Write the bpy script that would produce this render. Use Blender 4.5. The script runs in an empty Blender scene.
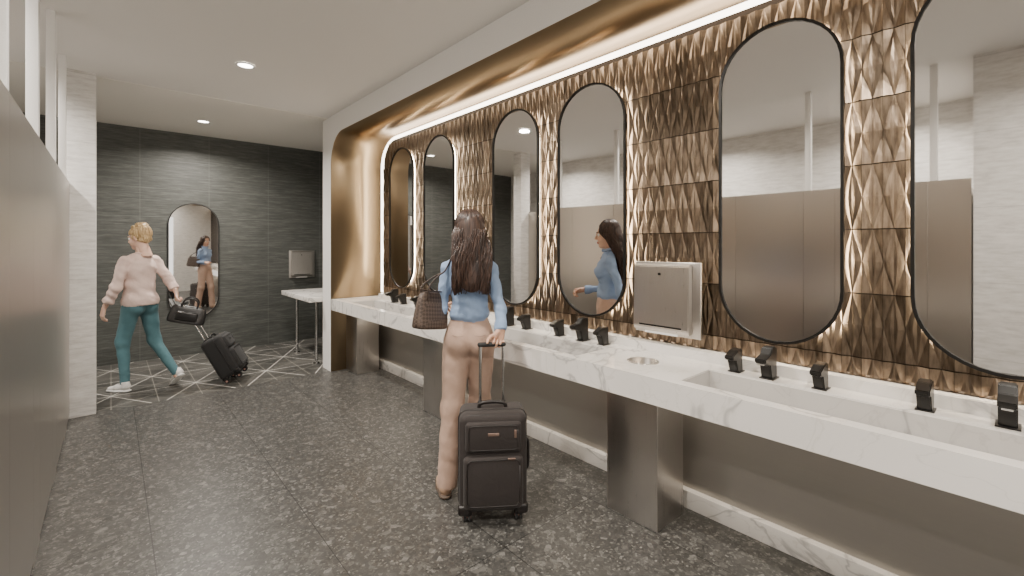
import bpy, bmesh, math, random
import numpy as np
from mathutils import Vector, Matrix, Euler
random.seed(4); np.random.seed(4)
scene=bpy.context.scene
COL=scene.collection

# ------------------------------------------------------------ materials
class G:
    def __init__(s,name):
        s.mat=bpy.data.materials.new(name); s.mat.use_nodes=True
        s.nt=s.mat.node_tree; s.nt.nodes.clear()
        s.out=s.nt.nodes.new('ShaderNodeOutputMaterial')
        s.p=s.nt.nodes.new('ShaderNodeBsdfPrincipled')
        s.nt.links.new(s.p.outputs[0],s.out.inputs[0])
    def setin(s,sock,v):
        if isinstance(v,bpy.types.NodeSocket): s.nt.links.new(v,sock)
        else:
            if hasattr(sock.default_value,'__len__') and len(sock.default_value)==4 and len(v)==3: v=(*v,1)
            sock.default_value=v
    def n(s,t,attrs=None,out=0,**kw):
        nd=s.nt.nodes.new(t)
        if attrs:
            for k,v in attrs.items(): setattr(nd,k,v)
        for k,v in kw.items(): s.setin(nd.inputs[k.replace('_',' ')],v)
        return nd.outputs[out]
    def m(s,op,a,b=0.0,c=None):
        nd=s.nt.nodes.new('ShaderNodeMath'); nd.operation=op
        s.setin(nd.inputs[0],a); s.setin(nd.inputs[1],b)
        if c is not None: s.setin(nd.inputs[2],c)
        return nd.outputs[0]
    def ramp(s,f,stops):
        nd=s.nt.nodes.new('ShaderNodeValToRGB'); e=nd.color_ramp.elements
        while len(e)<len(stops): e.new(0.5)
        for i,(p,c) in enumerate(stops):
            e[i].position=p; e[i].color=(*c,1) if hasattr(c,'__len__') else (c,c,c,1)
        s.nt.links.new(f,nd.inputs[0]); return nd.outputs[0]
    def mix(s,f,a,b,mode='MIX'):
        nd=s.nt.nodes.new('ShaderNodeMix'); nd.data_type='RGBA'; nd.blend_type=mode
        s.setin(nd.inputs[0],f); s.setin(nd.inputs[6],a); s.setin(nd.inputs[7],b)
        return nd.outputs[2]
    def coord(s,scale=(1,1,1),rot=(0,0,0)):
        tc=s.nt.nodes.new('ShaderNodeTexCoord')
        return s.n('ShaderNodeMapping',Vector=tc.outputs['Object'],Scale=scale,Rotation=rot)
    def bump(s,h,st=0.3,dist=0.01):
        o=s.n('ShaderNodeBump',Height=h,Strength=st,Distance=dist)
        s.nt.links.new(o,s.p.inputs['Normal'])
    def set(s,**kw):
        for k,v in kw.items(): s.setin(s.p.inputs[k.replace('_',' ')],v)
        return s.mat
def simple(name,col,rough=0.5,metal=0.0,noise=0.0,nscale=200,**kw):
    g=G(name)
    v=g.coord()
    nz=g.n('ShaderNodeTexNoise',Vector=v,Scale=nscale,Detail=3.0)
    c=g.mix(nz,tuple(x*0.88 for x in col),tuple(min(1,x*1.1) for x in col))
    g.set(Base_Color=c,Roughness=rough,Metallic=metal,**kw)
    if noise: g.bump(nz,noise,0.002)
    return g.mat
def emis(name,col,st):
    g=G(name); g.set(Base_Color=col,Emission_Color=col,Emission_Strength=st); return g.mat

M={}
def line(g,x,p,off,w):
    f=g.m('FRACT',g.m('ADD',g.m('DIVIDE',g.m('SUBTRACT',x,off),p),100.5))
    d=g.m('ABSOLUTE',g.m('SUBTRACT',f,0.5))
    return g.m('LESS_THAN',d,w/p/2)
def mk_floor():
    g=G('granite_floor'); v=g.coord()
    v1=g.n('ShaderNodeTexVoronoi',out=1,Vector=v,Scale=100.0)
    v2=g.n('ShaderNodeTexVoronoi',out=1,Vector=v,Scale=38.0)
    n=g.n('ShaderNodeTexNoise',Vector=v,Scale=13.0,Detail=8.0,Roughness=.75)
    big=g.n('ShaderNodeTexNoise',Vector=v,Scale=2.0,Detail=4.0)
    a=g.ramp(g.n('ShaderNodeSeparateColor',Color=v1),[(0,(.019,.019,.018)),(.5,(.046,.045,.042)),(.8,(.094,.091,.084)),(.93,(.20,.195,.18)),(1,(.32,.31,.29))])
    b=g.ramp(g.n('ShaderNodeSeparateColor',Color=v2),[(0,(.025,.025,.0235)),(.6,(.061,.059,.055)),(.86,(.135,.131,.121)),(1,(.26,.252,.235))])
    c=g.mix(g.ramp(n,[(.42,0),(.60,1)]),a,b)
    c=g.mix(0.25,c,g.ramp(n,[(.3,(.028,.028,.026)),(.7,(.13,.126,.117))]))
    c=g.mix(g.m('MULTIPLY',big,.3),c,(.057,.055,.051))
    s=g.nt.nodes.new('ShaderNodeSeparateXYZ'); g.nt.links.new(v,s.inputs[0])
    l=g.m('MAXIMUM',line(g,s.outputs[0],.655,.156,.005),line(g,s.outputs[1],1.31,.4,.005))
    c=g.mix(g.m('MULTIPLY',l,.8),c,(.012,.012,.012))
    g.bump(g.m('MULTIPLY',l,-1.0),.4,.002)
    return g.set(Base_Color=c,Roughness=g.ramp(n,[(.3,.30),(.7,.48)]))
M['floor']=mk_floor()
def mk_mosaic():
    g=G('mosaic_floor'); v=g.coord()
    s=g.nt.nodes.new('ShaderNodeSeparateXYZ'); g.nt.links.new(v,s.inputs[0])
    x,y=s.outputs[0],s.outputs[1]; p=.60
    def fam(cx,cy,per,off,w):
        return line(g,g.m('ADD',g.m('MULTIPLY',x,cx),g.m('MULTIPLY',y,cy)),per,off,w)
    l=g.m('MAXIMUM',fam(0,1,p,0,.010),g.m('MAXIMUM',fam(.866,.5,p,0,.010),fam(.866,-.5,p,0,.010)))
    l2=g.m('MAXIMUM',fam(1,0,p*.5774,0,.007),g.m('MAXIMUM',fam(.5,.866,p*.5774,0,.007),fam(.5,-.866,p*.5774,0,.007)))
    n=g.n('ShaderNodeTexNoise',Vector=v,Scale=3.0,Detail=6.0)
    base=g.ramp(n,[(.3,(.045,.045,.042)),(.7,(.12,.116,.106))])
    c=g.mix(l2,base,(.30,.285,.25)); c=g.mix(l,c,(.66,.64,.60))
    return g.set(Base_Color=c,Roughness=.32)
M['mosaic']=mk_mosaic()
def mk_stone():
    g=G('travertine_stone'); v=g.coord((1,1,5))
    n=g.n('ShaderNodeTexNoise',Vector=v,Scale=7.0,Detail=9.0,Roughness=.7)
    c=g.ramp(n,[(.3,(.52,.50,.48)),(.5,(.68,.665,.64)),(.7,(.80,.785,.765))])
    s=g.nt.nodes.new('ShaderNodeSeparateXYZ'); g.nt.links.new(g.coord(),s.inputs[0])
    l=line(g,s.outputs[2],.6,0.0,.004)
    c=g.mix(g.m('MULTIPLY',l,.5),c,(.3,.29,.28))
    g.bump(n,.25,.004)
    return g.set(Base_Color=c,Roughness=.6)
M['stone']=mk_stone()
def mk_dark():
    g=G('charcoal_tile'); v=g.coord((1.2,1.2,14))
    n=g.n('ShaderNodeTexNoise',Vector=v,Scale=4.0,Detail=9.0,Roughness=.75)
    c=g.ramp(n,[(.3,(.037,.039,.036)),(.52,(.075,.079,.073)),(.75,(.155,.158,.148))])
    s=g.nt.nodes.new('ShaderNodeSeparateXYZ'); g.nt.links.new(g.coord(),s.inputs[0])
    l=g.m('MAXIMUM',line(g,s.outputs[2],.375,0.0,.005),line(g,s.outputs[0],.75,.28,.005))
    c=g.mix(g.m('MULTIPLY',l,.6),c,(.17,.175,.165))
    g.bump(n,.3,.003)
    return g.set(Base_Color=c,Roughness=.5)
M['dark']=mk_dark()
def mk_marble(name,k):
    g=G(name); v=g.coord((1,1,1),(0.3,.2,.6))
    w=g.n('ShaderNodeTexNoise',Vector=v,Scale=1.6,Detail=5.0,Distortion=1.2)
    r=g.m('ABSOLUTE',g.m('SUBTRACT',w,.5))
    vein=g.ramp(r,[(0,1.0),(.008,.7),(.02,.12),(.05,0)])
    w2=g.n('ShaderNodeTexNoise',Vector=v,Scale=3.0,Detail=4.0,Distortion=1.8)
    v2=g.ramp(g.m('ABSOLUTE',g.m('SUBTRACT',w2,.5)),[(0,.35),(.007,.15),(.02,0)])
    cl=g.n('ShaderNodeTexNoise',Vector=v,Scale=1.2,Detail=3.0)
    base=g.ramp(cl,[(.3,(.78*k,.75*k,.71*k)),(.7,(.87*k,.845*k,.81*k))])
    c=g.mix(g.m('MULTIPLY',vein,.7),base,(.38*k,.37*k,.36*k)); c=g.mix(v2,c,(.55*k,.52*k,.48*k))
    return g.set(Base_Color=c,Roughness=.2)
M['marble']=mk_marble('veined_marble',1.0)
M['basin']=mk_marble('veined_marble_shaded',.68)  # same marble darkened: shade of the basin recess put into the colour
def mk_steel(name,col,rough,sc,metal=1.0,b=.015,var=.12,cv=.06):
    g=G(name); v=g.coord(sc)
    n=g.n('ShaderNodeTexNoise',Vector=v,Scale=3.0,Detail=6.0,Roughness=.7)
    if b: g.bump(n,b,.001)
    r=g.ramp(n,[(.3,rough*(1-var)),(.7,rough*(1+var))])
    c=g.mix(n,tuple(x*(1-cv) for x in col),tuple(x*(1+cv) for x in col))
    return g.set(Base_Color=c,Metallic=metal,Roughness=r)
M['steel']=mk_steel('brushed_steel',(.58,.55,.52),.30,(60,60,1))
M['apron']=mk_steel('apron_steel',(.43,.41,.38),.38,(1,1,60),.85)
def mk_stall():
    g=G('brushed_stall_steel')
    n=g.n('ShaderNodeTexNoise',Vector=g.coord((.6,.6,.6)),Scale=2.0,Detail=1.0)
    c=g.mix(n,(.55,.515,.475),(.60,.565,.525))
    return g.set(Base_Color=c,Metallic=1.0,Roughness=.30,Anisotropic=.35)
M['stall']=mk_stall()
M['gold']=mk_steel('satin_bronze',(.42,.31,.19),.33,(1,1,1),b=.0)
def mk_tile(name,k):
    g=G(name); v=g.coord()
    n=g.n('ShaderNodeTexNoise',Vector=v,Scale=3.0,Detail=3.0)
    n2=g.n('ShaderNodeTexNoise',Vector=g.coord((1,30,6.0)),Scale=2.0,Detail=4.0)
    c=g.mix(n,(.17*k,.124*k,.086*k),(.36*k,.283*k,.21*k)); c=g.mix(g.ramp(n2,[(.4,0),(.68,.7)]),c,(.075*k,.053*k,.038*k))
    return g.set(Base_Color=c,Metallic=1.0,Roughness=.29)
M['tile']=[mk_tile('bronze_tile_mid',1.05),mk_tile('bronze_tile_dark',.7),mk_tile('bronze_tile_light',1.4)]
M['tiledark']=simple('bronze_groove',(.04,.028,.02),.5,.6)
M['white']=simple('white_paint',(.88,.87,.85),.45)
M['ceil']=simple('ceiling_paint',(.82,.80,.77),.7)
M['ceilwarmlit']=simple('ceiling_warm_lit',(.88,.85,.79),.6)  # warm light on the far ceiling is put into its colour
M['mirror']=G('mirror_silver').set(Base_Color=(.80,.79,.775),Metallic=1.0,Roughness=0.02)
M['black']=simple('black_metal',(.018,.017,.016),.32,.4)
M['led']=emis('led_cove',(1,.91,.78),7.0)
M['halo']=emis('led_halo',(1,.86,.66),32.0)
M['lamp']=emis('downlight_lens',(1,.95,.86),14.0)
M['chrome']=G('chrome').set(Base_Color=(.7,.7,.7),Metallic=1.0,Roughness=.15)
M['rubber']=simple('rubber',(.02,.02,.02),.7)

# ------------------------------------------------------------ mesh helpers
def mesh_obj(name,verts,faces,mats,parent=None,smooth=False,fm=None):
    me=bpy.data.meshes.new(name); me.from_pydata([tuple(v) for v in verts],[],[tuple(int(i) for i in f) for f in faces])
    if not isinstance(mats,(list,tuple)): mats=[mats]
    for m in mats: me.materials.append(m)
    if fm is not None: me.polygons.foreach_set('material_index',np.array(fm,dtype=np.int32))
    if smooth: me.polygons.foreach_set('use_smooth',np.ones(len(me.polygons),dtype=bool))
    me.update()
    ob=bpy.data.objects.new(name,me); COL.objects.link(ob)
    if parent: ob.parent=parent
    return ob
def empty(name,loc=(0,0,0),rot=(0,0,0)):
    e=bpy.data.objects.new(name,None); e.empty_display_size=.1; COL.objects.link(e)
    e.location=loc; e.rotation_euler=rot; return e
def box(name,lo,hi,mat,parent=None,bevel=0.0,seg=3,rot=None):
    bm=bmesh.new(); bmesh.ops.create_cube(bm,size=1)
    c=[(a+b)/2 for a,b in zip(lo,hi)]; s=[b-a for a,b in zip(lo,hi)]
    for v in bm.verts: v.co=Vector((v.co.x*s[0],v.co.y*s[1],v.co.z*s[2]))
    if bevel: bmesh.ops.bevel(bm,geom=bm.edges[:],offset=bevel,segments=seg,affect='EDGES',profile=.5)
    if not rot:
        for v in bm.verts: v.co+=Vector(c)
    me=bpy.data.meshes.new(name); bm.to_mesh(me); bm.free(); me.materials.append(mat)
    if bevel: me.polygons.foreach_set('use_smooth',np.ones(len(me.polygons),dtype=bool))
    ob=bpy.data.objects.new(name,me); COL.objects.link(ob)
    if rot: ob.location=c; ob.rotation_euler=rot
    if parent: ob.parent=parent
    return ob
def extrude_poly(name,pts,axis,a,b,mat,parent=None,bevel=0,smooth=False):
    def mk(p,t):
        return {'x':(t,p[0],p[1]),'y':(p[0],t,p[1]),'z':(p[0],p[1],t)}[axis]
    bm=bmesh.new()
    A=[bm.verts.new(mk(p,a)) for p in pts]; B=[bm.verts.new(mk(p,b)) for p in pts]
    n=len(pts)
    bm.faces.new(A); bm.faces.new(B[::-1])
    for i in range(n): bm.faces.new((A[i],B[i],B[(i+1)%n],A[(i+1)%n]))
    bmesh.ops.recalc_face_normals(bm,faces=bm.faces[:])
    if bevel: bmesh.ops.bevel(bm,geom=bm.edges[:],offset=bevel,segments=2,affect='EDGES')
    me=bpy.data.meshes.new(name); bm.to_mesh(me); bm.free()
    for m in (mat if isinstance(mat,(list,tuple)) else [mat]): me.materials.append(m)
    ob=bpy.data.objects.new(name,me); COL.objects.link(ob)
    if parent: ob.parent=parent
    return ob
def catmull(pts,n):
    P=np.array(pts,float); P=np.vstack([2*P[0]-P[1],P,2*P[-1]-P[-2]])
    out=[]
    k=len(P)-3
    for i in range(k):
        p0,p1,p2,p3=P[i:i+4]
        for t in np.linspace(0,1,n,endpoint=False):
            out.append(.5*((2*p1)+(-p0+p2)*t+(2*p0-5*p1+4*p2-p3)*t*t+(-p0+3*p1-3*p2+p3)*t**3))
    out.append(P[-2]); return np.array(out)
def tube_geo(P,R,sides=8,flat=1.0):
    P=np.array(P,float); n=len(P)
    T=np.gradient(P,axis=0); T/=np.linalg.norm(T,axis=1)[:,None]+1e-9
    ref=np.array([0,0,1.0]) if abs(T[0][2])<.9 else np.array([0,1.0,0])
    u=np.cross(T[0],ref); u/=np.linalg.norm(u)
    V=[];F=[]
    R=np.broadcast_to(np.array(R,float),(n,))
    for i in range(n):
        u=u-T[i]*np.dot(u,T[i]); u/=np.linalg.norm(u)+1e-9; w=np.cross(T[i],u)
        for k in range(sides):
            a=2*math.pi*k/sides
            V.append(P[i]+R[i]*(math.cos(a)*u+math.sin(a)*w*flat))
    for i in range(n-1):
        for k in range(sides):
            k2=(k+1)%sides
            F.append((i*sides+k,i*sides+k2,(i+1)*sides+k2,(i+1)*sides+k))
    F.append(tuple(range(sides))[::-1]); F.append(tuple((n-1)*sides+k for k in range(sides)))
    return V,F
def tube(name,pts,r,mat,parent=None,n=8,sides=10,flat=1.0,smooth_path=True):
    P=catmull(pts,n) if smooth_path else np.array(pts,float)
    V,F=tube_geo(P,r,sides,flat)
    return mesh_obj(name,V,F,mat,parent,True)
def cyl(name,a,b,r,mat,parent=None,sides=24):
    V,F=tube_geo([a,b],[r,r],sides)
    return mesh_obj(name,V,F,mat,parent,False)
def stadium(w,h,n=20):
    r=w/2; c=h/2-r; pts=[]
    for i in range(n+1):
        a=math.pi*i/n; pts.append((r*math.cos(a),c+r*math.sin(a)))
    for i in range(n+1):
        a=math.pi+math.pi*i/n; pts.append((r*math.cos(a),-c+r*math.sin(a)))
    return pts

# ------------------------------------------------------------ room shell
H=3.02
XW=2.68; YB=7.58; XS=-.27; XSB=-1.75; YN=-3.0
box('floor',(XSB-.1,YN-1.5,-.1),(XW+.1,5.5,0),M['floor'])
box('floor_mosaic',(XSB-.1,5.5,-.1),(XW+.1,YB+.1,0),M['mosaic'])
box('ceiling',(XSB-.1,YN-.1,H),(XW+.1,5.55,H+.1),M['ceil'])
box('ceiling_far',(XSB-.1,5.55,H-.004),(XW+.1,YB+.1,H+.1),M['ceilwarmlit'])
box('wall_back',(XSB-.1,YB,0),(XW+.1,YB+.1,H),M['dark'])
box('wall_right',(XW,YN-.1,0),(XW+.1,YB,H),M['dark'])
box('wall_left',(XSB-.1,YN-.1,0),(XSB,YB,H),M['stone'])
box('wall_entry_side',(XSB,YN,0),(XS,.28,H),M['stone'])
box('wall_near',(XS,YN-.1,0),(.1,YN,H),M['stone'])
box('wall_near_right',(1.5,YN-.1,0),(XW,YN,H),M['stone'])
box('wall_near_lintel',(.1,YN-.1,2.4),(1.5,YN,H),M['stone'])
box('stone_column',(XS-.03,5.46,0),(-.10,5.64,H),M['stone'],bevel=.003)

# portal (alcove surround)
pts=[(5.72,0),(5.72,H),(YN,H),(YN,2.80)]
R=.36
for i in range(17):
    a=math.pi/2*(1-i/16); pts.append((5.45-R+R*math.cos(a),2.80-R+R*math.sin(a)))
pts.append((5.45,0))
po=extrude_poly('trim_alcove_portal',pts,'x',1.95,XW-.001,[M['white'],M['gold']])
for p in po.data.polygons:
    c=p.center
    if abs(p.normal.x)<.5 and c.y<5.6 and c.z<2.95: p.material_index=1; p.use_smooth=True
box('wall_alcove_back',(2.64,YN,0),(XW-.002,5.449,2.80),M['white'])

# faceted tile panel
tp=empty('faceted_tile_feature_wall')
YT=5.22; ZT=2.745; ZB=.914; RC=.28
pts=[(YN,ZB),(YN,ZT)]
for i in range(13):
    a=math.pi/2*(1-i/12); pts.append((YT-RC+RC*math.cos(a),ZT-RC+RC*math.sin(a)))
pts.append((YT,ZB))
extrude_poly('panel_backing',pts,'x',2.512,2.60,M['tiledark'],tp)
V=[];F=[];FM=[]
cw=.074; rh=.2862
nrow=int(math.ceil((ZT-ZB)/rh))
y=YT-cw
def inside(yy,zz):
    if yy>YT or zz>ZT: return False
    if yy>YT-RC and zz>ZT-RC: return math.hypot(yy-(YT-RC),zz-(ZT-RC))<=RC+.002
    return True
NL=8
rt=random.Random(7)
rowtone=[0,1,0,2,0,1,2,0]
while y>-1.2:
    for r in range(nrow+1):
        z1=ZT-.03-r*rh; z0=z1-rh
        a0=z0+.0025; a1=z1-.0025
        if a1<=ZB+.02: continue
        y0,y1=y+.0006,y+cw-.0006; ym=(y0+y1)/2
        if not inside(y1,a1): continue
        b=len(V)
        tone=rowtone[r%8] if rt.random()<.55 else rt.choice([0,0,1,2])
        for q in range(NL+1):
            t=q/NL; zz=a0+(a1-a0)*t
            if zz<ZB+.002: zz=ZB+.002
            s=1-abs(2*t-1); sc=.5*s+.5*math.sin(math.pi*t)**1.5
            hf=(y1-y0)/2*(.07+.90*sc)
            lo=2.511; rx=lo-.011*(.15+.85*s); ed=lo-.002-.010*(1-s)
            V+=[(ed,y0,zz),(lo-.001,ym-hf,zz),(rx,ym-hf*.36,zz),(lo-.003-.003*s,ym,zz),(rx,ym+hf*.36,zz),(lo-.001,ym+hf,zz),(ed,y1,zz)]
        for q in range(NL):
            for k in range(6):
                i=b+q*7+k; F.append((i,i+7,i+8,i+1)); FM.append(tone)
    y-=cw
mesh_obj('bronze_tiles',V,F,M['tile'],tp,False,FM)
def rim(ot,ol):
    pr=[(YN,ZT+ot)]
    for i in range(13):
        a=math.pi/2*(1-i/12); pr.append((YT-RC+(RC+ol)*math.cos(a),ZT-RC+(RC+ot)*math.sin(a)))
    pr.append((YT+ol,ZB)); return pr
A=rim(.002,.002); B=rim(.050,.12)
V=[];F=[]
for (a,b),(c,d) in zip(A,B): V+=[(2.518,a,b),(2.530,c,d)]
for i in range(len(A)-1): F.append((2*i,2*i+1,2*i+3,2*i+2))
mesh_obj('led_diffuser',V,F,M['led'],tp)

# ------------------------------------------------------------ mirrors
def mirror(name,loc,w,h,rotz,halo=True):
    e=empty(name,loc,(0,0,rotz))
    st=stadium(w,h); n=len(st)
    V=[(0,a,b) for a,b in st]
    mesh_obj('glass',V,[tuple(range(n))[::-1]],M['mirror'],e)
    inn=stadium(w-.004,h-.004); out=stadium(w+.022,h+.022)
    V=[(-.008,a,b) for a,b in inn]+[(-.008,a,b) for a,b in out]+[(.014,a,b) for a,b in out]+[(.014,a,b) for a,b in inn]
    F=[]
    for i in range(n):
        j=(i+1)%n
        for k in range(4):
            k2=(k+1)%4
            F.append((k*n+i,k*n+j,k2*n+j,k2*n+i))
    mesh_obj('frame',V,F,M['black'],e)
    if halo:
        hh=stadium(w-.02,h-.02)
        V=[(.0145,a,b) for a,b in hh]+[(.036,a,b) for a,b in hh]
        F=[(i,(i+1)%n,n+(i+1)%n,n+i) for i in range(n)]
        mesh_obj('halo_light',V,F,M['halo'],e)
    return e
zc=(1.024+2.59)/2; hh=2.59-1.024
for yc in (4.68,3.90,2.754,1.974,.817,.035):
    tw=abs(yc-1.974)<.01
    mirror('oval_wall_mirror',(2.452 if tw else 2.458,yc,zc),.535,hh,(math.radians(3.4) if tw else 0))
mirror('oval_wall_mirror',(.855,YB-.022,1.28),.56,1.56,math.radians(90),False)

# ------------------------------------------------------------ counter
bm=bmesh.new()
def bq(lo,hi):
    r=bmesh.ops.create_cube(bm,size=1)
    for v in r['verts']:
        v.co=Vector([(a+b)/2+c*(b-a) for a,b,c in zip(lo,hi,v.co)])
zt=.86; zb=.73
basins=[(-.75,1.08),(1.72,3.10),(3.68,5.05)]
bq((1.955,YN+.9,zb),(2.02,5.448,zt))
bq((2.31,YN+.9,zb),(2.638,5.448,zt))
ys=[YN+.9]+[v for b in basins for v in b]+[5.448]
for i in range(0,len(ys),2):
    y0,y1=ys[i],ys[i+1]
    if i==2 or i==4:
        cx,cy=2.20,(y0+y1)/2; r=.075
        N=24
        def edge(a):
            c,s=math.cos(a),math.sin(a)
            hx=(2.31-cx) if c>0 else (cx-2.02); hy=(y1-cy) if s>0 else (cy-y0)
            t=min(hx/abs(c) if abs(c)>1e-6 else 9,hy/abs(s) if abs(s)>1e-6 else 9)
            return (cx+c*t,cy+s*t)
        for k in range(N):
            a0=2*math.pi*k/N;a1=2*math.pi*(k+1)/N
            p=[(cx+r*math.cos(a0),cy+r*math.sin(a0)),edge(a0),edge(a1),(cx+r*math.cos(a1),cy+r*math.sin(a1))]
            vs=[bm.verts.new((q[0],q[1],zt)) for q in p]; bm.faces.new(vs)
            w=[bm.verts.new((p[0][0],p[0][1],zt)),bm.verts.new((p[3][0],p[3][1],zt)),bm.verts.new((p[3][0],p[3][1],zb)),bm.verts.new((p[0][0],p[0][1],zb))]
            bm.faces.new(w)
        for (qx,qy) in ((2.02,y0),(2.31,y0),(2.31,y1),(2.02,y1)):
            a=math.atan2(qy-cy,qx-cx)%(2*math.pi); k=int(a/(2*math.pi/N)); e0=edge(2*math.pi*k/N); e1=edge(2*math.pi*(k+1)/N)
            bm.faces.new([bm.verts.new((e0[0],e0[1],zt)),bm.verts.new((qx,qy,zt)),bm.verts.new((e1[0],e1[1],zt))])
        bq((2.02,y0,zb-.001),(2.31,y0+.02,zt-.001)); bq((2.02,y1-.02,zb-.001),(2.31,y1,zt-.001))
    else: bq((2.02,y0,zb),(2.31,y1,zt))
for (y0,y1) in basins:
    vs=[bm.verts.new(c) for c in ((2.02,y0,zb),(2.02,y1,zb),(2.31,y1,zb),(2.31,y0,zb))]; bm.faces.new(vs[::-1])
bq((2.44,YN+.9,zt),(2.638,5.22,.912))
bmesh.ops.recalc_face_normals(bm,faces=bm.faces[:])
me=bpy.data.meshes.new('c'); bm.to_mesh(me); bm.free(); me.materials.append(M['marble'])
vc=empty('marble_vanity_counter')
o=bpy.data.objects.new('countertop',me); COL.objects.link(o); o.parent=vc
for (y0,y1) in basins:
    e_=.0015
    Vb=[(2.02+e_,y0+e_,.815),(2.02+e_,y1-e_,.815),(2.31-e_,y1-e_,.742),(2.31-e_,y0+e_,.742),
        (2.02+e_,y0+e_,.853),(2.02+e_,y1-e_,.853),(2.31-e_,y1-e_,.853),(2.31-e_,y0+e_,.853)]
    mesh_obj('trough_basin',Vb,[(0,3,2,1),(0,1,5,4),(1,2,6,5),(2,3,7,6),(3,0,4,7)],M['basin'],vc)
    box('drain_slot',(2.285,y0+.1,.7490),(2.300,y1-.1,.752),M['black'],vc)
for yc in (1.40,3.39):
    V=[];F=[];N=32
    for k in range(N):
        a=2*math.pi*k/N
        for r_,z_ in ((.085,zt+.0005),(.085,zt+.003),(.072,zt+.003),(.072,zt-.12)): V.append((2.20+r_*math.cos(a),yc+r_*math.sin(a),z_))
    for k in range(N):
        for q in range(3): F.append((4*k+q,4*((k+1)%N)+q,4*((k+1)%N)+q+1,4*k+q+1))
    F.append(tuple(4*k+3 for k in range(N)))
    mesh_obj('waste_ring',V,F,M['steel'],vc,True)
for y0 in (-.80,1.27,3.31,5.12):
    box('support_leg',(2.13,y0,0),(2.40,y0+.32,zb),M['steel'],vc,bevel=.003)
box('apron_panel',(2.50,YN+.9,.10),(2.63,5.448,zb),M['apron'],vc)
box('baseboard_right',(2.46,YN+.9,0),(2.639,5.448,.10),M['marble'],bevel=.002)

fc=empty('marble_side_counter')
box('slab',(1.80,5.74,.80),(XW-.002,6.95,.86),M['marble'],fc,bevel=.004)
for (x,y_) in ((1.95,6.75),(1.95,5.95)):
    cyl('leg',(x,y_,0),(x,y_,.80),.018,M['chrome'],fc)
    cyl('foot_disc',(x,y_,0),(x,y_,.01),.04,M['chrome'],fc)

# faucets & soap dispensers
def faucet(yc,s=1.0):
    e=empty('black_faucet',(2.375,yc,zt))
    prof=[(.034,0),(-.030,0),(-.052,.07),(-.112,.088),(-.116,.108),(-.05,.122),(-.028,.150),(.030,.150)]
    prof=[(a*s,b*s) for a,b in prof]
    extrude_poly('body',prof,'y',-.024*s,.024*s,M['black'],e,bevel=.004)
    box('base_flange',(-.04,-.032,0),(.042,.032,.006),M['black'],e,bevel=.002)
    box('aerator',(-.108*s,-.014,.080*s),(-.086*s,.014,.088*s),M['chrome'],e)
    return e
def soap(yc):
    e=empty('black_soap_dispenser',(2.375,yc,zt))
    prof=[(.030,0),(-.026,0),(-.052,.062),(-.086,.072),(-.088,.090),(-.03,.112),(.022,.116)]
    extrude_poly('body',prof,'y',-.022,.022,M['black'],e,bevel=.004)
    box('base_flange',(-.034,-.029,0),(.038,.029,.005),M['black'],e,bevel=.002)
for yc in (.042,.819,1.97,2.72,3.93,4.66): faucet(yc)
for yc in (.259,.606,.973,1.80,2.18,2.52,3.77,4.15,4.46): soap(yc)

def dispenser(loc,rot,w=.40,h=.43):
    e=empty('paper_towel_dispenser',loc,rot)
    box('back_frame',(-w/2,-.02,-h/2),(w/2,0,h/2),M['steel'],e,bevel=.004)
    prof=[(-.02,-h/2+.02),(-.060,-h/2+.02),(-.072,-h/2+.045),(-.060,h/2-.025),(-.048,h/2-.012),(-.02,h/2-.012)]
    extrude_poly('cover',prof,'x',-w/2+.018,w/2-.05,M['steel'],e,bevel=.004)
    box('paper_slot',(-w/2+.06,-.0725,-h/2+.050),(w/2-.09,-.067,-h/2+.060),M['black'],e)
    box('paper',(-w/2+.09,-.055,-h/2+.006),(w/2-.12,-.047,-h/2+.03),M['white'],e)
    cyl('lock',(-.02,-.068,h/2-.07),(-.02,-.058,h/2-.07),.008,M['black'],e,16)
    return e
dispenser((2.475,1.405,1.185),(0,0,math.radians(-90)),.42,.43)
dispenser((2.475,3.36,1.185),(0,0,math.radians(-90)),.42,.43)
dispenser((2.26,YB,1.20),(0,0,0),.38,.43)

# ------------------------------------------------------------ stalls
st=empty('toilet_stall_partition')
y=.29
while y<5.40:
    yw=min(.92,5.455-y)
    box('pilaster',(XS-.03,y+.001,0.0),(XS,y+.262,2.04),M['stall'],st)
    box('door',(XS-.03,y+.265,.03),(XS,y+yw-.001,2.04),M['stall'],st)
    box('divider',(XSB+.01,y+.02,.02),(XS-.032,y+.045,2.0),M['stall'],st)
    box('post',(XS-.045,y+.20,2.041),(XS+.0,y+.25,H),M['white'],st,bevel=.002)
    y+=.92

# ------------------------------------------------------------ lights
def downlight(x,y,e=30,trim=True,sz=.13):
    em=empty('recessed_downlight',(x,y,H))
    zz=-.004
    V=[];F=[];N=28
    for k in range(N):
        a=2*math.pi*k/N
        for r_,z_ in ((.075,zz),(.075,zz-.006),(.058,zz-.006),(.055,zz)): V.append((r_*math.cos(a),r_*math.sin(a),z_))
    for k in range(N):
        for q in range(3): F.append((4*k+q,4*((k+1)%N)+q,4*((k+1)%N)+q+1,4*k+q+1))
    mesh_obj('trim_ring',V,F,M['white'],em,True)
    mesh_obj('lens',[(.056*math.cos(2*math.pi*k/N),.056*math.sin(2*math.pi*k/N),zz-.002) for k in range(N)],[tuple(range(N))[::-1]],M['lamp'],em)
    L=bpy.data.lights.new('downlight_lamp','AREA'); L.shape='DISK'; L.size=sz; L.energy=e; L.color=(1,.925,.83); L.spread=math.radians(155)
    o=bpy.data.objects.new('lamp',L); COL.objects.link(o); o.location=(0,0,-.03); o.parent=em
for yy in (-2.6,-.28,2.04,4.36): downlight(.85,yy,42)
downlight(.85,6.68,58)
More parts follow.
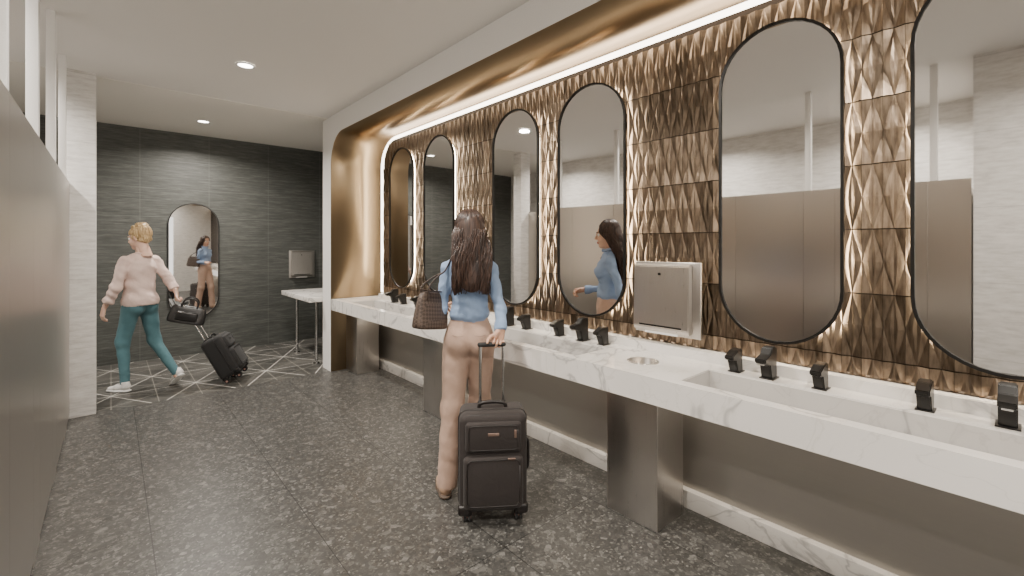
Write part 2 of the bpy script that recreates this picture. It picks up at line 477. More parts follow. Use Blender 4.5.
for yy in (.9,2.9,4.9): downlight(-1.0,yy,42)  # unseen row added over the stalls to brighten the stone wall
def strip(name,loc,rot,sx,sy,e,col=(1,.87,.70)):
    L=bpy.data.lights.new(name,'AREA'); L.shape='RECTANGLE'; L.size=sx; L.size_y=sy; L.energy=e; L.color=col
    o=bpy.data.objects.new(name,L); COL.objects.link(o); o.location=loc; o.rotation_euler=rot; return o
strip('soffit_cove_lamp',(2.40,1.6,2.79),(0,math.radians(-18),0),.06,7.2,12)
strip('undercounter_lamp',(2.42,1.6,.725),(0,0,0),.04,7.2,12)
w=bpy.data.worlds.new('ambient_fill'); scene.world=w; w.use_nodes=True  # ambient fill added, let in through the open doorway behind the camera
w.node_tree.nodes['Background'].inputs[0].default_value=(1,.97,.92,1); w.node_tree.nodes['Background'].inputs[1].default_value=2.0

# ------------------------------------------------------------ SDF engine
def rc(a,b,r1,r2,ax=None,k=1.0):
    a=np.array(a,np.float32);b=np.array(b,np.float32)
    def f(P):
        A,B=a,b;Q=P
        ab=B-A; L=float(np.dot(ab,ab))+1e-9
        pa=Q-A; t=np.clip((pa@ab)/L,0,1)
        d=pa-t[...,None]*ab
        if ax is not None:
            x=np.array(ax,np.float32); x/=np.linalg.norm(x)
            c=d@x; d=d+(c*(k-1))[...,None]*x
        return np.sqrt((d*d).sum(-1))-(r1+t*(r2-r1))
    return f
def el(c,r,rot=None):
    c=np.array(c,np.float32); r=np.array(r,np.float32)
    Rm=None if rot is None else np.array(Euler(rot).to_matrix(),np.float32)
    def f(P):
        q=P-c
        if Rm is not None: q=q@Rm
        k0=np.sqrt(((q/r)**2).sum(-1)); k1=np.sqrt(((q/(r*r))**2).sum(-1))+1e-9
        return k0*(k0-1)/k1
    return f
def smin(a,b,k):
    h=np.clip(.5+.5*(b-a)/k,0,1); return b+(a-b)*h-k*h*(1-h)
def group(prims,k=.03,cut=None,fold=0.0,fs=1.0):
    def f(P):
        d=None
        for p in prims:
            e=p(P); d=e if d is None else smin(d,e,k)
        if fold:
            x,y,z=P[...,0]*fs,P[...,1]*fs,P[...,2]*fs
            w=np.sin(23*x+11*z+2*np.sin(17*y))+np.sin(31*z-19*y+2*np.sin(13*x+7*z))+.6*np.sin(61*z+29*x+2.5*np.sin(21*y+9*z))
            d=d+fold*w*.5
        if cut is not None: d=np.maximum(d,cut(P))
        return d
    return f
def nets(F,o,h):
    acc=np.zeros(tuple(s-1 for s in F.shape)+(3,),np.float32); cnt=np.zeros(tuple(s-1 for s in F.shape),np.float32)
    cs=[(i,j,k) for i in (0,1) for j in (0,1) for k in (0,1)]
    n=F.shape
    def sl(c): return F[c[0]:n[0]-1+c[0],c[1]:n[1]-1+c[1],c[2]:n[2]-1+c[2]]
    for a in cs:
        for ax in range(3):
            if a[ax]==0:
                b=list(a); b[ax]=1; fa,fb=sl(a),sl(b)
                cr=(fa<0)!=(fb<0)
                t=np.where(cr,fa/np.where(cr,fa-fb,1),0)
                cnt+=cr
                for q in range(3):
                    acc[...,q]+=np.where(cr,a[q]+(t if q==ax else 0),0)
    act=cnt>0; idx=-np.ones(cnt.shape,np.int64); idx[act]=np.arange(act.sum())
    ijk=np.argwhere(act); V=(ijk+acc[act]/cnt[act][:,None])*h+np.array(o)
    faces=[]
    for ax in range(3):
        a1,a2=(ax+1)%3,(ax+2)%3
        s0=[slice(None)]*3; s1=[slice(None)]*3; s0[ax]=slice(0,-1); s1[ax]=slice(1,None)
        for q in (a1,a2): s0[q]=slice(1,-1); s1[q]=slice(1,-1)
        fa=F[tuple(s0)]; fb=F[tuple(s1)]
        E=np.argwhere((fa<0)!=(fb<0))
        ins=fa[tuple(E.T)]<0
        B=E.copy(); B[:,a1]+=1; B[:,a2]+=1
        def cell(d1,d2):
            C=B.copy(); C[:,a1]+=d1; C[:,a2]+=d2; return idx[tuple(C.T)]
        q=np.stack([cell(-1,-1),cell(0,-1),cell(0,0),cell(-1,0)],1)
        q[~ins]=q[~ins][:,::-1]
        faces.append(q)
    return V,np.vstack(faces)
def sdf_mesh(name,groups,mats,lo,hi,h,parent,iters=2):
    lo=np.array(lo,float); hi=np.array(hi,float)
    ax=[np.arange(lo[i],hi[i]+h,h,dtype=np.float32) for i in range(3)]
    F=np.empty((len(ax[0]),len(ax[1]),len(ax[2])),np.float32)
    YY,ZZ=np.meshgrid(ax[1],ax[2],indexing='ij')
    for i0 in range(0,len(ax[0]),12):
        xs=ax[0][i0:i0+12]
        P=np.empty((len(xs),)+YY.shape+(3,),np.float32)
        P[...,0]=xs[:,None,None]; P[...,1]=YY; P[...,2]=ZZ
        d=None
        for g in groups:
            e=g(P); d=e if d is None else np.minimum(d,e)
        F[i0:i0+12]=d
    V,Q=nets(F,lo,h)
    C=V[Q].mean(1).astype(np.float32)
    D=np.stack([g(C) for g in groups],1); lab=D.argmin(1)
    e=np.vstack([Q[:,[0,1]],Q[:,[1,2]],Q[:,[2,3]],Q[:,[3,0]]])
    for _ in range(iters):
        S=np.zeros_like(V); c=np.zeros(len(V))
        for a,b in ((0,1),(1,0)):
            for q in range(3): S[:,q]+=np.bincount(e[:,a],weights=V[e[:,b],q],minlength=len(V))
            c+=np.bincount(e[:,a],minlength=len(V))
        V=V*.5+.5*S/np.maximum(c,1)[:,None]
    return mesh_obj(name,V.tolist(),Q.tolist(),mats,parent,True,lab)

def skinmat(name,col):
    g=G(name); n=g.n('ShaderNodeTexNoise',Vector=g.coord(),Scale=40.0)
    c=g.mix(n,tuple(x*.93 for x in col),tuple(x*1.05 for x in col))
    return g.set(Base_Color=c,Roughness=.5,Subsurface_Weight=.12,Subsurface_Radius=(.02,.008,.004),Subsurface_Scale=.3)
def cloth(name,col,sc=350,b=.3):
    g=G(name); v=g.coord()
    n=g.n('ShaderNodeTexNoise',Vector=v,Scale=sc,Detail=2.0); n2=g.n('ShaderNodeTexNoise',Vector=v,Scale=14.0,Detail=4.0,Distortion=1.0)
    c=g.mix(n2,tuple(x*.85 for x in col),tuple(min(1,x*1.1) for x in col))
    g.bump(g.m('ADD',g.m('MULTIPLY',n,.15),n2),b,.012)
    return g.set(Base_Color=c,Roughness=.8,Sheen_Weight=.08)
def hairmat(name,c1,c2):
    g=G(name); n=g.n('ShaderNodeTexNoise',Vector=g.coord((90,90,6)),Scale=1.0,Detail=3.0)
    g.bump(n,.5,.004)
    return g.set(Base_Color=g.mix(g.ramp(n,[(.35,0),(.65,1)]),c1,c2),Roughness=.42)
skin=skinmat('skin',(.62,.38,.27)); skin2=skinmat('skin_fair',(.72,.48,.37))
lip=simple('lips',(.45,.12,.11),.4); eyew=simple('eye_white',(.8,.8,.78),.2); iris=simple('iris',(.03,.018,.01),.15)
hair1=hairmat('dark_hair',(.016,.009,.007),(.075,.040,.028)); hair2=hairmat('blonde_hair',(.36,.23,.10),(.72,.53,.30))

def handmesh(parent,wrist,dirv,back,side,curl,mat,scale=.95,thumbcurl=.5):
    xs=[.030,.010,-.010,-.028]; L=[.066,.074,.068,.053]; yk=[.083,.087,.083,.075]
    palm=[]
    for x,yy in zip(xs,yk): palm.append(rc((x*.55,0,0),(x,yy,0),.0135,.0105))
    palm.append(rc((.02,.02,-.008),(.026,.05,-.012),.014,.011))
    palm.append(rc((0,-.035,0),(0,.005,0),.023,.02,(0,0,1),1.3))
    fing=[]
    for x,yy,l,cj in zip(xs,yk,L,(0,.05,.1,.15)):
        p=np.array([x,yy,0.]); a=0; sp=x*1.2
        for seg,r1,r2,f in ((.45,.0092,.0085,1.0),(.30,.0085,.0078,1.25),(.25,.0078,.0066,.8)):
            a+=curl*f+cj*.3
            d=np.array([math.sin(sp)*math.cos(a),math.cos(a),-math.sin(a)]); q=p+d*l*seg*1.1
            fing.append(rc(p,q,r1,r2)); p=q
    tp_=np.array([.026,.03,-.008]); t=thumbcurl
    for l,r1,r2,dd in ((.038,.0125,.0105,(.75,.62,-.25)),(.03,.0105,.009,(.45,.8,-.4-t*.3)),(.024,.009,.0072,(.1,.85,-.5-t*.4))):
        d=np.array(dd); d/=np.linalg.norm(d); q=tp_+d*l; fing.append(rc(tp_,q,r1,r2)); tp_=q
    g1=group(palm,.012)
    def g(P):
        d=g1(P)
        for i in range(4):
            e=smin(smin(fing[3*i](P),fing[3*i+1](P),.004),fing[3*i+2](P),.004)
            d=smin(d,e,.004)
        e=smin(smin(fing[12](P),fing[13](P),.005),fing[14](P),.005)
        return smin(d,e,.008)
    o=sdf_mesh('hand',[g],[mat],(-.055,-.065,-.11),(.085,.18,.035),.0028,parent,1)
    y=Vector(dirv).normalized(); z=Vector(back); z=(z-y*z.dot(y)).normalized(); x=y.cross(z)
    if side<0:
        for v in o.data.vertices: v.co.x*=-1
        o.data.flip_normals()
    m=Matrix((x,y,z)).transposed().to_4x4()
    o.matrix_local=Matrix.Translation(Vector(wrist))@m@Matrix.Scale(scale,4)
    return o

def head(parent,loc,yaw,pitch,mat,hat,tilt=0):
    e=bpy.data.objects.new('head',None); COL.objects.link(e); e.parent=parent; e.location=loc; e.rotation_euler=(pitch,tilt,yaw)
    sk=group([el((0,-.012,.03),(.072,.088,.085)),el((0,.022,-.038),(.056,.064,.072)),el((0,.058,-.094),(.021,.02,.017)),
        el((.036,.048,-.032),(.022,.022,.024)),el((-.036,.048,-.032),(.022,.022,.024)),
        rc((-.02,.076,.024),(.02,.076,.024),.010,.010)],.022)
    nose=group([rc((0,.083,.012),(0,.102,-.026),.0065,.0095),el((.011,.092,-.031),(.008,.01,.007)),el((-.011,.092,-.031),(.008,.01,.007))],.008)
    ears=group([el((.073,-.008,-.008),(.009,.018,.03),(0,.15,.2)),el((-.073,-.008,-.008),(.009,.018,.03),(0,-.15,-.2))],.005)
    s1=el((.031,.090,.004),(.017,.014,.011)); s2=el((-.031,.090,.004),(.017,.014,.011))
    neck=rc((0,-.02,-.05),(0,-.045,-.2),.047,.055)
    def g(P):
        d=smin(sk(P),nose(P),.012); d=smin(d,neck(P),.03); d=smin(d,ears(P),.006)
        for s in (s1,s2): d=-smin(-d,s(P),.01)
        return d
    lips=group([el((0,.083,-.058),(.021,.010,.005)),el((0,.082,-.066),(.018,.010,.006))],.003)
    sdf_mesh('face',[g,lips],[mat,lip],(-.1,-.13,-.2),(.1,.13,.13),.0036,e,1)
    for sx in (-1,1):
        for nm,c,r,m_ in (('eye',(.031*sx,.072,.004),.0125,eyew),('iris',(.031*sx,.0805,.004),.0062,iris)):
            bm=bmesh.new(); bmesh.ops.create_uvsphere(bm,u_segments=16,v_segments=10,radius=r)
            for v in bm.verts: v.co+=Vector(c)
            me=bpy.data.meshes.new(nm); bm.to_mesh(me); bm.free(); me.materials.append(m_)
            o=bpy.data.objects.new(nm,me); COL.objects.link(o); o.parent=e
        tube('eyebrow',[(.016*sx,.089,.022),(.032*sx,.086,.027),(.048*sx,.072,.022)],.0028,hat,e,6,6)
    return e

def shoe(parent,heel,yaw,pitch,mats,style):
    e=bpy.data.objects.new('shoe',None); COL.objects.link(e); e.parent=parent; e.location=heel; e.rotation_euler=(pitch,0,yaw)
    up=group([rc((0,.015,.05),(0,.10,.045),.034,.036),rc((0,.10,.04),(0,.185,.028),.036,.028,(0,0,1),1.2),rc((0,.02,.06),(0,.03,.10),.034,.036)],.02,cut=lambda P:np.maximum(.014-P[...,2],P[...,2]-.105))
    sole=group([rc((0,.01,.012),(0,.11,.012),.037,.042,(0,0,1),2.6),rc((0,.11,.012),(0,.19,.014),.042,.033,(0,0,1),2.4)],.01,cut=lambda P:-P[...,2])
    sdf_mesh('shoe_body',[up,sole],mats,(-.06,-.05,-.01),(.06,.24,.12),.004,e,1)
    return e

def strands(name,paths,rad,mat,parent,sides=5):
    V=[];F=[]
    for P in paths:
        P=np.array(P); n=len(P); t=np.linspace(0,1,n)
        v,f=tube_geo(P,rad*(.55+.6*np.sin(np.pi*np.clip(t*.9+.08,0,1))),sides)
        b=len(V); V+=v; F+=[tuple(i+b for i in q) for q in f]
    return mesh_obj(name,[tuple(v) for v in V],F,mat,parent,True)

# ------------------------------------------------------------ woman 1
PX,PY=1.665,2.285
w1=empty('woman_with_long_dark_hair',(PX,PY,0),(0,0,math.radians(-36.87)))
shirtm=cloth('blue_denim_shirt',(.24,.34,.52),300,.5); pantm=cloth('beige_trousers',(.48,.33,.255),420,.3)
shirt=group([el((0,.0,1.27),(.128,.092,.15)),el((0,.0,1.12),(.112,.086,.13)),el((0,-.005,1.075),(.128,.098,.055)),rc((-.112,-.005,1.370),(.112,-.005,1.370),.041,.041),
   rc((-.055,-.015,1.40),(.055,-.015,1.40),.045,.045),rc((0,-.02,1.41),(0,-.02,1.45),.054,.048),
   el((-.060,.070,1.27),(.050,.042,.055)),el((.060,.070,1.27),(.050,.042,.055)),
   ],.03,cut=lambda P:1.032-P[...,2],fold=.0060,fs=1.5)
def sleeve(s,e,w,r=(.043,.035,.035,.029),fold=.006):
    s,e,w=[np.array(q,float) for q in (s,e,w)]
    dw=(w-e)/np.linalg.norm(w-e)
    return group([rc(s,e,r[0],r[1]),rc(e,w,r[2],r[3]),rc(w-dw*.035,w-dw*.008,r[3]+.004,r[3]+.005)],.02,cut=lambda P:((P-w.astype(np.float32))@dw.astype(np.float32)),fold=fold,fs=1.6)
RS=(.130,-.005,1.358); RE=(.190,-.080,1.112); RW=(.186,-.160,.998)
LS=(-.130,-.005,1.358); LE=(-.172,-.03,1.105); LW=(-.180,.185,1.10)
slR=sleeve(RS,RE,RW); slL=sleeve(LS,LE,LW)
def shirt1(P): return smin(smin(shirt(P),slR(P),.014),slL(P),.014)
def leg(h,k,a,r,fs=1.0,fold=.003,cutz=None):
    return group([rc(h,k,r[0],r[1]),rc(k,a,r[2],r[3])],.04,fold=fold,fs=fs,cut=cutz)
hem=lambda P:.050-P[...,2]
Lleg=leg((-.072,0,.90),(-.105,-.005,.50),(-.135,-.085,.02),(.090,.066,.064,.060),cutz=hem)
Rleg=leg((.072,0,.90),(.062,.10,.50),(.075,.13,.02),(.090,.066,.064,.060),cutz=hem)
hips=group([el((0,0,.97),(.140,.100,.10)),el((-.060,-.050,.91),(.078,.074,.088)),el((.060,-.050,.91),(.078,.074,.088)),el((0,.0,1.03),(.114,.084,.06))],.03)
def pants1(P): return smin(smin(Lleg(P),hips(P),.03),np.maximum(Rleg(P),hem(P)),.03)
neck1=group([rc((0,-.025,1.40),(0,-.005,1.52),.045,.043),rc(np.array(RW)+np.array((.002,.03,.04)),RW,.024,.021),rc(np.array(LW)-np.array((0,.06,0)),LW,.024,.021),
   rc((-.135,-.08,.03),(-.13,-.07,.14),.032,.036),rc((.075,.13,.03),(.07,.12,.14),.032,.036)],.01)
sdf_mesh('body',[shirt1,pants1,neck1],[shirtm,pantm,skin],(-.32,-.32,.0),(.34,.32,1.54),.0062,w1,2)
tube('collar',[(-.055,.045,1.450),(-.066,-.03,1.470),(0,-.082,1.480),(.066,-.03,1.470),(.055,.045,1.450)],.012,shirtm,w1,8,8)
seam=cloth('trouser_seam',(.34,.235,.185))
for sx in (-1,1):
    tube('pocket_seam',[(sx*.032,-.128,.962),(sx*.068,-.125,.958),(sx*.10,-.104,.962)],.0016,seam,w1,6,6)
shoeb=simple('tan_leather',(.42,.28,.19),.45); soleb=simple('shoe_sole',(.10,.07,.05),.6)
shoe(w1,(-.137,-.115,0),math.radians(14),0,[shoeb,soleb],0)
shoe(w1,(.078,.095,0),math.radians(-6),0,[shoeb,soleb],0)
h1=head(w1,(0,.005,1.588),math.radians(8),math.radians(-4),skin,hair1)
handmesh(w1,RW,(-.02,-.015,-.07),(0,.9,.25),-1,1.1,skin,.95)
handmesh(w1,LW,(.05,.8,-.15),(-.6,.0,.75),+1,.8,skin,.95)
cap=group([el((0,-.018,.036),(.084,.098,.092)),el((0,-.06,-.03),(.080,.065,.11)),el((0,-.085,-.15),(.095,.045,.13)),el((0,-.10,-.26),(.09,.038,.12))],.04,
   cut=lambda P:np.minimum(P[...,1]-.035,np.maximum(P[...,1]-.085,.062+ -P[...,2]+ (P[...,1]-.035)*.4)))
sdf_mesh('hair_mass',[cap],[hair1],(-.13,-.17,-.42),(.13,.12,.15),.006,h1,2)
paths=[]
for i in range(900):
    th=math.radians(random.uniform(38,322))
    dr=random.uniform(-.003,.004)
    ex,ey,ez=.087+dr,.101+dr,.095+dr
    sx=math.sin(th); cy=math.cos(th)
    P=[]
    for el_ in (88,70,50,30,10,-8):
        a=math.radians(el_)
        P.append((ex*math.cos(a)*sx,-.015+ey*math.cos(a)*cy+ (0.012 if el_>80 else 0),.036+ez*math.sin(a)))
    L=random.uniform(.30,.42)+ .02*abs(sx)
    x0,y0,z0=P[-1]
    ph=random.gauss(0,.9)+3*sx; amp=random.uniform(.008,.016)
    front = cy>.1
    for t in (.15,.35,.55,.75,.9,1.0):
        zz=z0-(L-.02)*t
        tx=x0*(1.0+.45*min(1,t*2.0))*(1-.24*t) if not front else x0*(1+.25*t)
        ty=y0+(-.125-y0)*min(1,t*1.6)*(.95 if not front else .75)
        ty+=random.uniform(-.003,.003)
        P.append((tx+amp*math.sin(9*t+ph),min(ty,-.02 if t>.5 else .1)+ .6*amp*math.cos(8*t+ph)-.012*math.sin(math.pi*t)+dr*2,zz))
    paths.append(catmull(P,3))
strands('hair_strands',paths,.0026,hair1,h1,4)

# handbag
def bag_body(name,W,D,Hh,mat,parent,taper=.8,n=28):
    V=[];F=[];rows=[(0,.86),(.03,.98),(.1,1.02),(.4,1.0),(.75,.94),(1,.86)]
    for t,s in rows:
        for k in range(n):
            a=2*math.pi*k/n; c,s_=math.cos(a),math.sin(a)
            ex=.55
            x=W/2*s*math.copysign(abs(c)**ex,c); yv=D/2*(1-.62*t)*(s)*math.copysign(abs(s_)**ex,s_)
            zz=Hh*t + (.012*math.cos(math.pi*x/W)*-1 if t==1 else 0)
            V.append((x,yv,zz))
    for r in range(len(rows)-1):
        for k in range(n):
            F.append((r*n+k,r*n+(k+1)%n,(r+1)*n+(k+1)%n,(r+1)*n+k))
    F.append(tuple(range(n))[::-1]); F.append(tuple((len(rows)-1)*n+k for k in range(n)))
    o=mesh_obj(name,V,F,mat,parent,True)
    m=o.modifiers.new('s','SUBSURF'); m.levels=1; m.render_levels=1
    return o
def woven():
    g=G('woven_brown_leather'); v=g.coord((1,1,1),(0,math.radians(45),0))
    ch=g.n('ShaderNodeTexChecker',out=1,Vector=v,Scale=64.0); n=g.n('ShaderNodeTexNoise',Vector=v,Scale=60.0)
    c=g.mix(ch,(.045,.030,.023),(.115,.082,.064)); g.bump(ch,.6,.004)
    return g.set(Base_Color=g.mix(g.m('MULTIPLY',n,.4),c,(.04,.025,.018)),Roughness=.5)
hb=empty('woven_handbag',(0,0,0))
Lw=lambda x,y,z:(PX+.8*x+.6*y,PY-.6*x+.8*y,z)
hb.location=Lw(-.232,-.10,1.0); hb.rotation_euler=(0,math.radians(8),math.radians(-36.87+52))
wv=woven(); bl=simple('bag_leather',(.045,.028,.02),.4)
bag_body('bag_body',.25,.11,.235,wv,hb)
tube('bag_rim',[(-.105,0,.232),(-.05,.022,.225),(.05,.022,.225),(.105,0,.232),(.05,-.022,.225),(-.05,-.022,.225),(-.105,0,.232)],.005,bl,hb,5,6)
bpy.context.view_layer.update()
inv=hb.matrix_basis.inverted()
sh=inv@Vector(Lw(-.105,-.02,1.420)); shf=inv@Vector(Lw(-.12,.045,1.385)); shb=inv@Vector(Lw(-.145,-.075,1.345))
for sy in (-1,1):
    tube('strap',[(-.075,.028*sy,.17),(-.07,.03*sy,.25),tuple(shb.lerp(Vector((-.05,.02*sy,.28)),.45)),tuple(shb),tuple(sh+Vector((0,.0,.008+.006*sy))),tuple(shf),tuple(shf.lerp(Vector((.05,.02*sy,.28)),.5)),(.07,.03*sy,.25),(.075,.028*sy,.17)],.006,bl,hb,6,8,.6)

# ------------------------------------------------------------ suitcases
def suitcase(name,loc,rot,bodycol,Hh=.53,W=.37,D=.23,rod=.36,trimcol=(.32,.22,.18)):
    e=empty(name,loc); e.rotation_mode='XYZ'; e.rotation_euler=rot
    fab=cloth(name+'_fabric',bodycol,500,.25); pip=simple(name+'_piping',tuple(c*.5 for c in bodycol),.4); mt=simple(name+'_zip',trimcol,.35,.7)
    hubm=simple('hub',(.35,.2,.17),.4)
    z0=.055
    box('shell',(-W/2,-D/2,z0),(W/2,D/2,z0+Hh),fab,e,bevel=.045,seg=5)
    box('lower_pocket',(-W/2+.025,-D/2-.035,z0+.035),(W/2-.025,-D/2+.04,z0+Hh*.60),fab,e,bevel=.03,seg=4)
    box('upper_pocket',(-W/2+.035,-D/2-.022,z0+Hh*.63),(W/2-.035,-D/2+.04,z0+Hh*.93),fab,e,bevel=.02,seg=4)
    def loop(nm,x,z1,z2,yv,r,m_,c=.03):
        P=[]
        for cx,cz,a0 in ((x-c,z2-c,0),(-x+c,z2-c,90),(-x+c,z1+c,180),(x-c,z1+c,270)):
            for i in range(6):
                a=math.radians(a0+i*18); P.append((cx+c*math.cos(a),yv,cz+c*math.sin(a)))
        P.append(P[0]); tube(nm,P,r,m_,e,2,6,smooth_path=False)
    loop('piping_front',W/2-.012,z0+.012,z0+Hh-.012,-D/2+.022,.006,pip,.04)
    loop('piping_back',W/2-.012,z0+.012,z0+Hh-.012,D/2-.022,.006,pip,.04)
    loop('zip_main',W/2+.001,z0+.004,z0+Hh+.001,-D/2+.075,.004,pip,.045)
    loop('zip_lower',W/2-.045,z0+.06,z0+Hh*.57,-D/2-.034,.0035,pip)
    loop('zip_upper',W/2-.055,z0+Hh*.66,z0+Hh*.90,-D/2-.021,.003,pip,.02)
    box('zip_pull',(.075,-D/2-.042,z0+Hh*.575),(.115,-D/2-.034,z0+Hh*.59),mt,e,bevel=.002)
    box('zip_pull_upper',(W/2-.075,-D/2-.03,z0+Hh*.78),(W/2-.062,-D/2-.022,z0+Hh*.86),mt,e,bevel=.002)
    box('badge',(-.03,-D/2-.026,z0+Hh*.80),(.03,-D/2-.02,z0+Hh*.83),mt,e,bevel=.002)
    tube('top_grab_handle',[(-.075,0,z0+Hh-.004),(-.065,0,z0+Hh+.022),(0,0,z0+Hh+.03),(.065,0,z0+Hh+.022),(.075,0,z0+Hh-.004)],.011,pip,e,6,8)
    tube('side_handle',[(W/2-.003,.02,z0+.17),(W/2+.018,.02,z0+.19),(W/2+.02,.02,z0+.28),(W/2+.018,.02,z0+.33),(W/2-.003,.02,z0+.35)],.009,pip,e,5,8)
    for sx in (-1,1):
        cyl('telescopic_rod',(sx*.066,D/2-.045,z0+Hh-.02),(sx*.066,D/2-.045,z0+Hh+rod),.0085,M['chrome'],e,14)
        cyl('rod_socket',(sx*.066,D/2-.045,z0+Hh-.01),(sx*.066,D/2-.045,z0+Hh+.012),.014,M['rubber'],e,14)
        for sy in (-1,1):
            x=sx*(W/2-.045); yv=sy*(D/2-.045)
            box('wheel_housing',(x-.026,yv-.03,.035),(x+.026,yv+.03,.085),pip,e,bevel=.012)
            for dx in (-.012,.012):
                V,F=tube_geo([(x+dx-.007,yv,.026),(x+dx+.007,yv,.026)],[.026,.026],20); mesh_obj('wheel',V,F,M['rubber'],e,False)
            cyl('wheel_hub',(x-.022,yv,.026),(x+.022,yv,.026),.011,hubm,e,14)
        box('corner_guard',(sx*(W/2-.03)-.034,-D/2-.006,z0-.005),(sx*(W/2-.03)+.034,-D/2+.06,z0+.05),pip,e,bevel=.015)
    zt_=z0+Hh+rod
    box('grip',(-.082,D/2-.060,zt_-.012),(.082,D/2-.030,zt_+.014),M['rubber'],e,bevel=.012)
    return e
suitcase('rolling_suitcase',(1.605,1.985,0),(0,0,math.radians(-36)),(.026,.020,.0185),Hh=.535,rod=.335)

# ------------------------------------------------------------ woman 2
a2=math.radians(33.5); P2=Vector((.225,6.12,0))
w2=empty('woman_with_blonde_updo',P2,(0,0,a2))
pink=cloth('pale_pink_sweater',(.74,.57,.515),260,.5); teal=cloth('teal_jeans',(.075,.175,.205),420,.35); wsh=simple('white_sneaker',(.72,.71,.69),.5); wso=simple('white_sole',(.82,.82,.8),.5)
sw=group([el((0,-.005,1.24),(.145,.108,.16)),el((0,.0,1.07),(.142,.115,.17)),el((0,-.012,.92),(.168,.140,.13)),rc((-.125,-.005,1.345),(.125,-.005,1.345),.047,.047),rc((-.05,-.02,1.375),(.05,-.02,1.375),.045,.045),
    el((-.06,.07,1.24),(.055,.045,.055)),el((.06,.07,1.24),(.055,.045,.055))],.035,cut=lambda P:.880-P[...,2],fold=.006,fs=1.2)
RS2=(.150,-.005,1.335); RE2=(.225,-.115,1.11); RW2=(.220,-.215,.985)
LS2=(-.150,-.005,1.335); LE2=(-.215,.02,1.07); LW2=(-.235,.15,.86)
def lerp(a,b,t): return tuple(np.array(a)*(1-t)+np.array(b)*t)
sR2=sleeve(RS2,RE2,lerp(RE2,RW2,.7),(.052,.047,.046,.040)); sL2=sleeve(LS2,LE2,lerp(LE2,LW2,.7),(.052,.047,.046,.040))
def sweat(P): return smin(smin(sw(P),sR2(P),.016),sL2(P),.016)
h2=lambda P:.075-P[...,2]
L2=group([rc((-.075,0,.88),(-.10,.095,.50),.086,.058),rc((-.10,.095,.50),(-.105,.05,.06),.056,.040)],.04,cut=h2,fold=.003)
R2=group([rc((.075,0,.88),(.125,-.03,.49),.086,.058),rc((.125,-.03,.49),(.17,-.27,.15),.056,.040)],.04,fold=.003)
hp2=group([el((0,0,.90),(.132,.098,.09)),el((-.062,-.045,.86),(.074,.072,.085)),el((.062,-.045,.86),(.074,.072,.085))],.025,cut=lambda P:P[...,2]-.93)
def pants2(P): return smin(smin(L2(P),hp2(P),.03),R2(P),.03)
skn2=group([rc((0,-.025,1.36),(0,-.0,1.50),.044,.043),rc(RE2,RW2,.032,.021),rc(LE2,LW2,.032,.021),rc((.168,-.265,.16),(.172,-.285,.11),.032,.030),rc((-.105,.05,.12),(-.105,.048,.05),.032,.032)],.005)
sdf_mesh('body',[sweat,pants2,skn2],[pink,teal,skin2],(-.36,-.38,.03),(.34,.30,1.52),.0072,w2,2)
tube('neckline',[(-.05,.035,1.395),(-.062,-.03,1.410),(0,-.072,1.415),(.062,-.03,1.410),(.05,.035,1.395),(0,.065,1.38),(-.05,.035,1.395)],.008,pink,w2,8,8)
shoe(w2,(-.105,.015,0),math.radians(12),0,[wsh,wso],1)
shoe(w2,(.176,-.345,.11),math.radians(-10),math.radians(-36),[wsh,wso],1)
hd2=head(w2,(0,.01,1.570),math.radians(20),math.radians(-8),skin2,hair2)
handmesh(w2,LW2,(.0,.25,-.8),(-.95,.2,.1),+1,.35,skin2,.95)
handmesh(w2,RW2,(.0,-.12,-.8),(-.53,.85,.1),-1,1.1,skin2,.95)
cap2=group([el((0,-.02,.038),(.083,.096,.092)),el((0,-.060,-.015),(.066,.048,.045)),el((0,-.045,.115),(.058,.055,.045)),el((.035,-.01,.118),(.034,.034,.028)),el((-.035,-.0,.114),(.034,.034,.028))],.02,
   cut=lambda P:np.minimum(P[...,1]-.025,np.maximum(P[...,1]-.085,.058-P[...,2])),fold=.004,fs=3.0)
sdf_mesh('hair_mass',[cap2],[hair2],(-.12,-.15,-.13),(.12,.12,.20),.005,hd2,1)
paths=[]
for i in range(260):
    th=math.radians(random.uniform(40,320)); sx,cy=math.sin(th),math.cos(th)
    P=[]
    st0=random.choice([-28,-24,-16]) if cy<0 else 2
    for q in range(6):
        a=math.radians(st0+(74-st0)*q/5); rr=1.01+random.uniform(0,.04)
        P.append((.083*rr*math.cos(a)*sx,-.02+.096*rr*math.cos(a)*cy-.025*(q/5)**2,.038+.093*rr*math.sin(a)+.01*(q/5)))
    u=random.uniform(0,6.28); P.append((.04*math.cos(u),-.045+.04*math.sin(u),.148+random.uniform(0,.010)))
    paths.append(catmull(P,3))
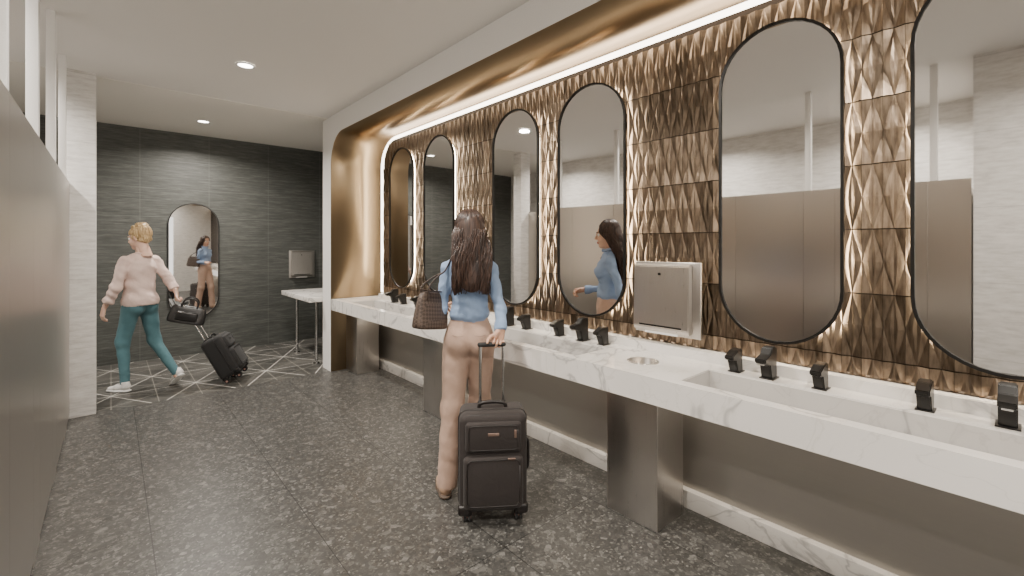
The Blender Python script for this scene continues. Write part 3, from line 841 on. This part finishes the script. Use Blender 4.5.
for i in range(110):
    c=np.array((random.uniform(-.02,.02),-.042+random.uniform(-.01,.015),.118)); u=np.random.normal(size=3);u/=np.linalg.norm(u); v=np.cross(u,np.random.normal(size=3)); v/=np.linalg.norm(v)
    s0=random.uniform(0,6.28)
    paths.append([c+.050*(u*math.cos(s0+t)+v*math.sin(s0+t))*np.array((1.1,1,.75)) for t in np.linspace(0,2.6,10)])
strands('hair_strands',paths,.0028,hair2,hd2)

# suitcase 2: dragged, leaning towards the woman's hand
c,s=math.cos(a2),math.sin(a2)
hl=Vector((.237,-.252,.905)); hw=Vector((P2.x+hl.x*c-hl.y*s,P2.y+hl.x*s+hl.y*c,hl.z))
base=Vector((1.06,5.83,0))
dist=(Vector((base.x-hw.x,base.y-hw.y))).length
z0=.055; Hh2=.46; rod2=.46
tz=z0+Hh2+rod2; ty=.22/2-.045
yaw=math.atan2(hw.y-base.y,hw.x-base.x)-math.pi/2
tilt=-(math.atan2(tz,ty)-math.atan2(hw.z,dist))
sc2=suitcase('rolling_suitcase',(base.x,base.y,0.03),(0,0,0),(.014,.014,.015),Hh=Hh2,W=.34,D=.22,rod=rod2,trimcol=(.1,.1,.1))
sc2.rotation_euler=(tilt,0,yaw)
bb=empty('black_travel_bag',(hw.x+.035,hw.y-.06,.66),(0,math.radians(14),math.radians(-12)))
bm_=simple('black_bag_leather',(.014,.013,.013),.35,noise=.4,nscale=60)
bag_body('bag_body',.34,.17,.20,bm_,bb)
tube('bag_handle',[(-.07,.03,.17),(-.06,.03,.25),(0,.03,.28),(.06,.03,.25),(.07,.03,.17)],.008,bm_,bb,6,8)
tube('bag_handle_front',[(-.07,-.03,.17),(-.06,-.03,.24),(0,-.03,.27),(.06,-.03,.24),(.07,-.03,.17)],.008,bm_,bb,6,8)
box('bag_pocket',(-.10,-.09,.03),(.10,-.05,.13),bm_,bb,bevel=.02)

# ------------------------------------------------------------ camera
cam=bpy.data.cameras.new('camera'); co=bpy.data.objects.new('camera',cam); COL.objects.link(co)
co.location=(0,0,1.5); co.rotation_euler=(math.radians(90),0,math.radians(-41.45))
Z=1.0; CX,CY=512,288
cam.sensor_width=36; cam.lens=454/1024*36*Z; cam.shift_y=(245-CY)*Z/1024; cam.shift_x=(CX-512)*Z/1024; cam.clip_start=.03
scene.camera=co
scene.view_settings.exposure=0.12
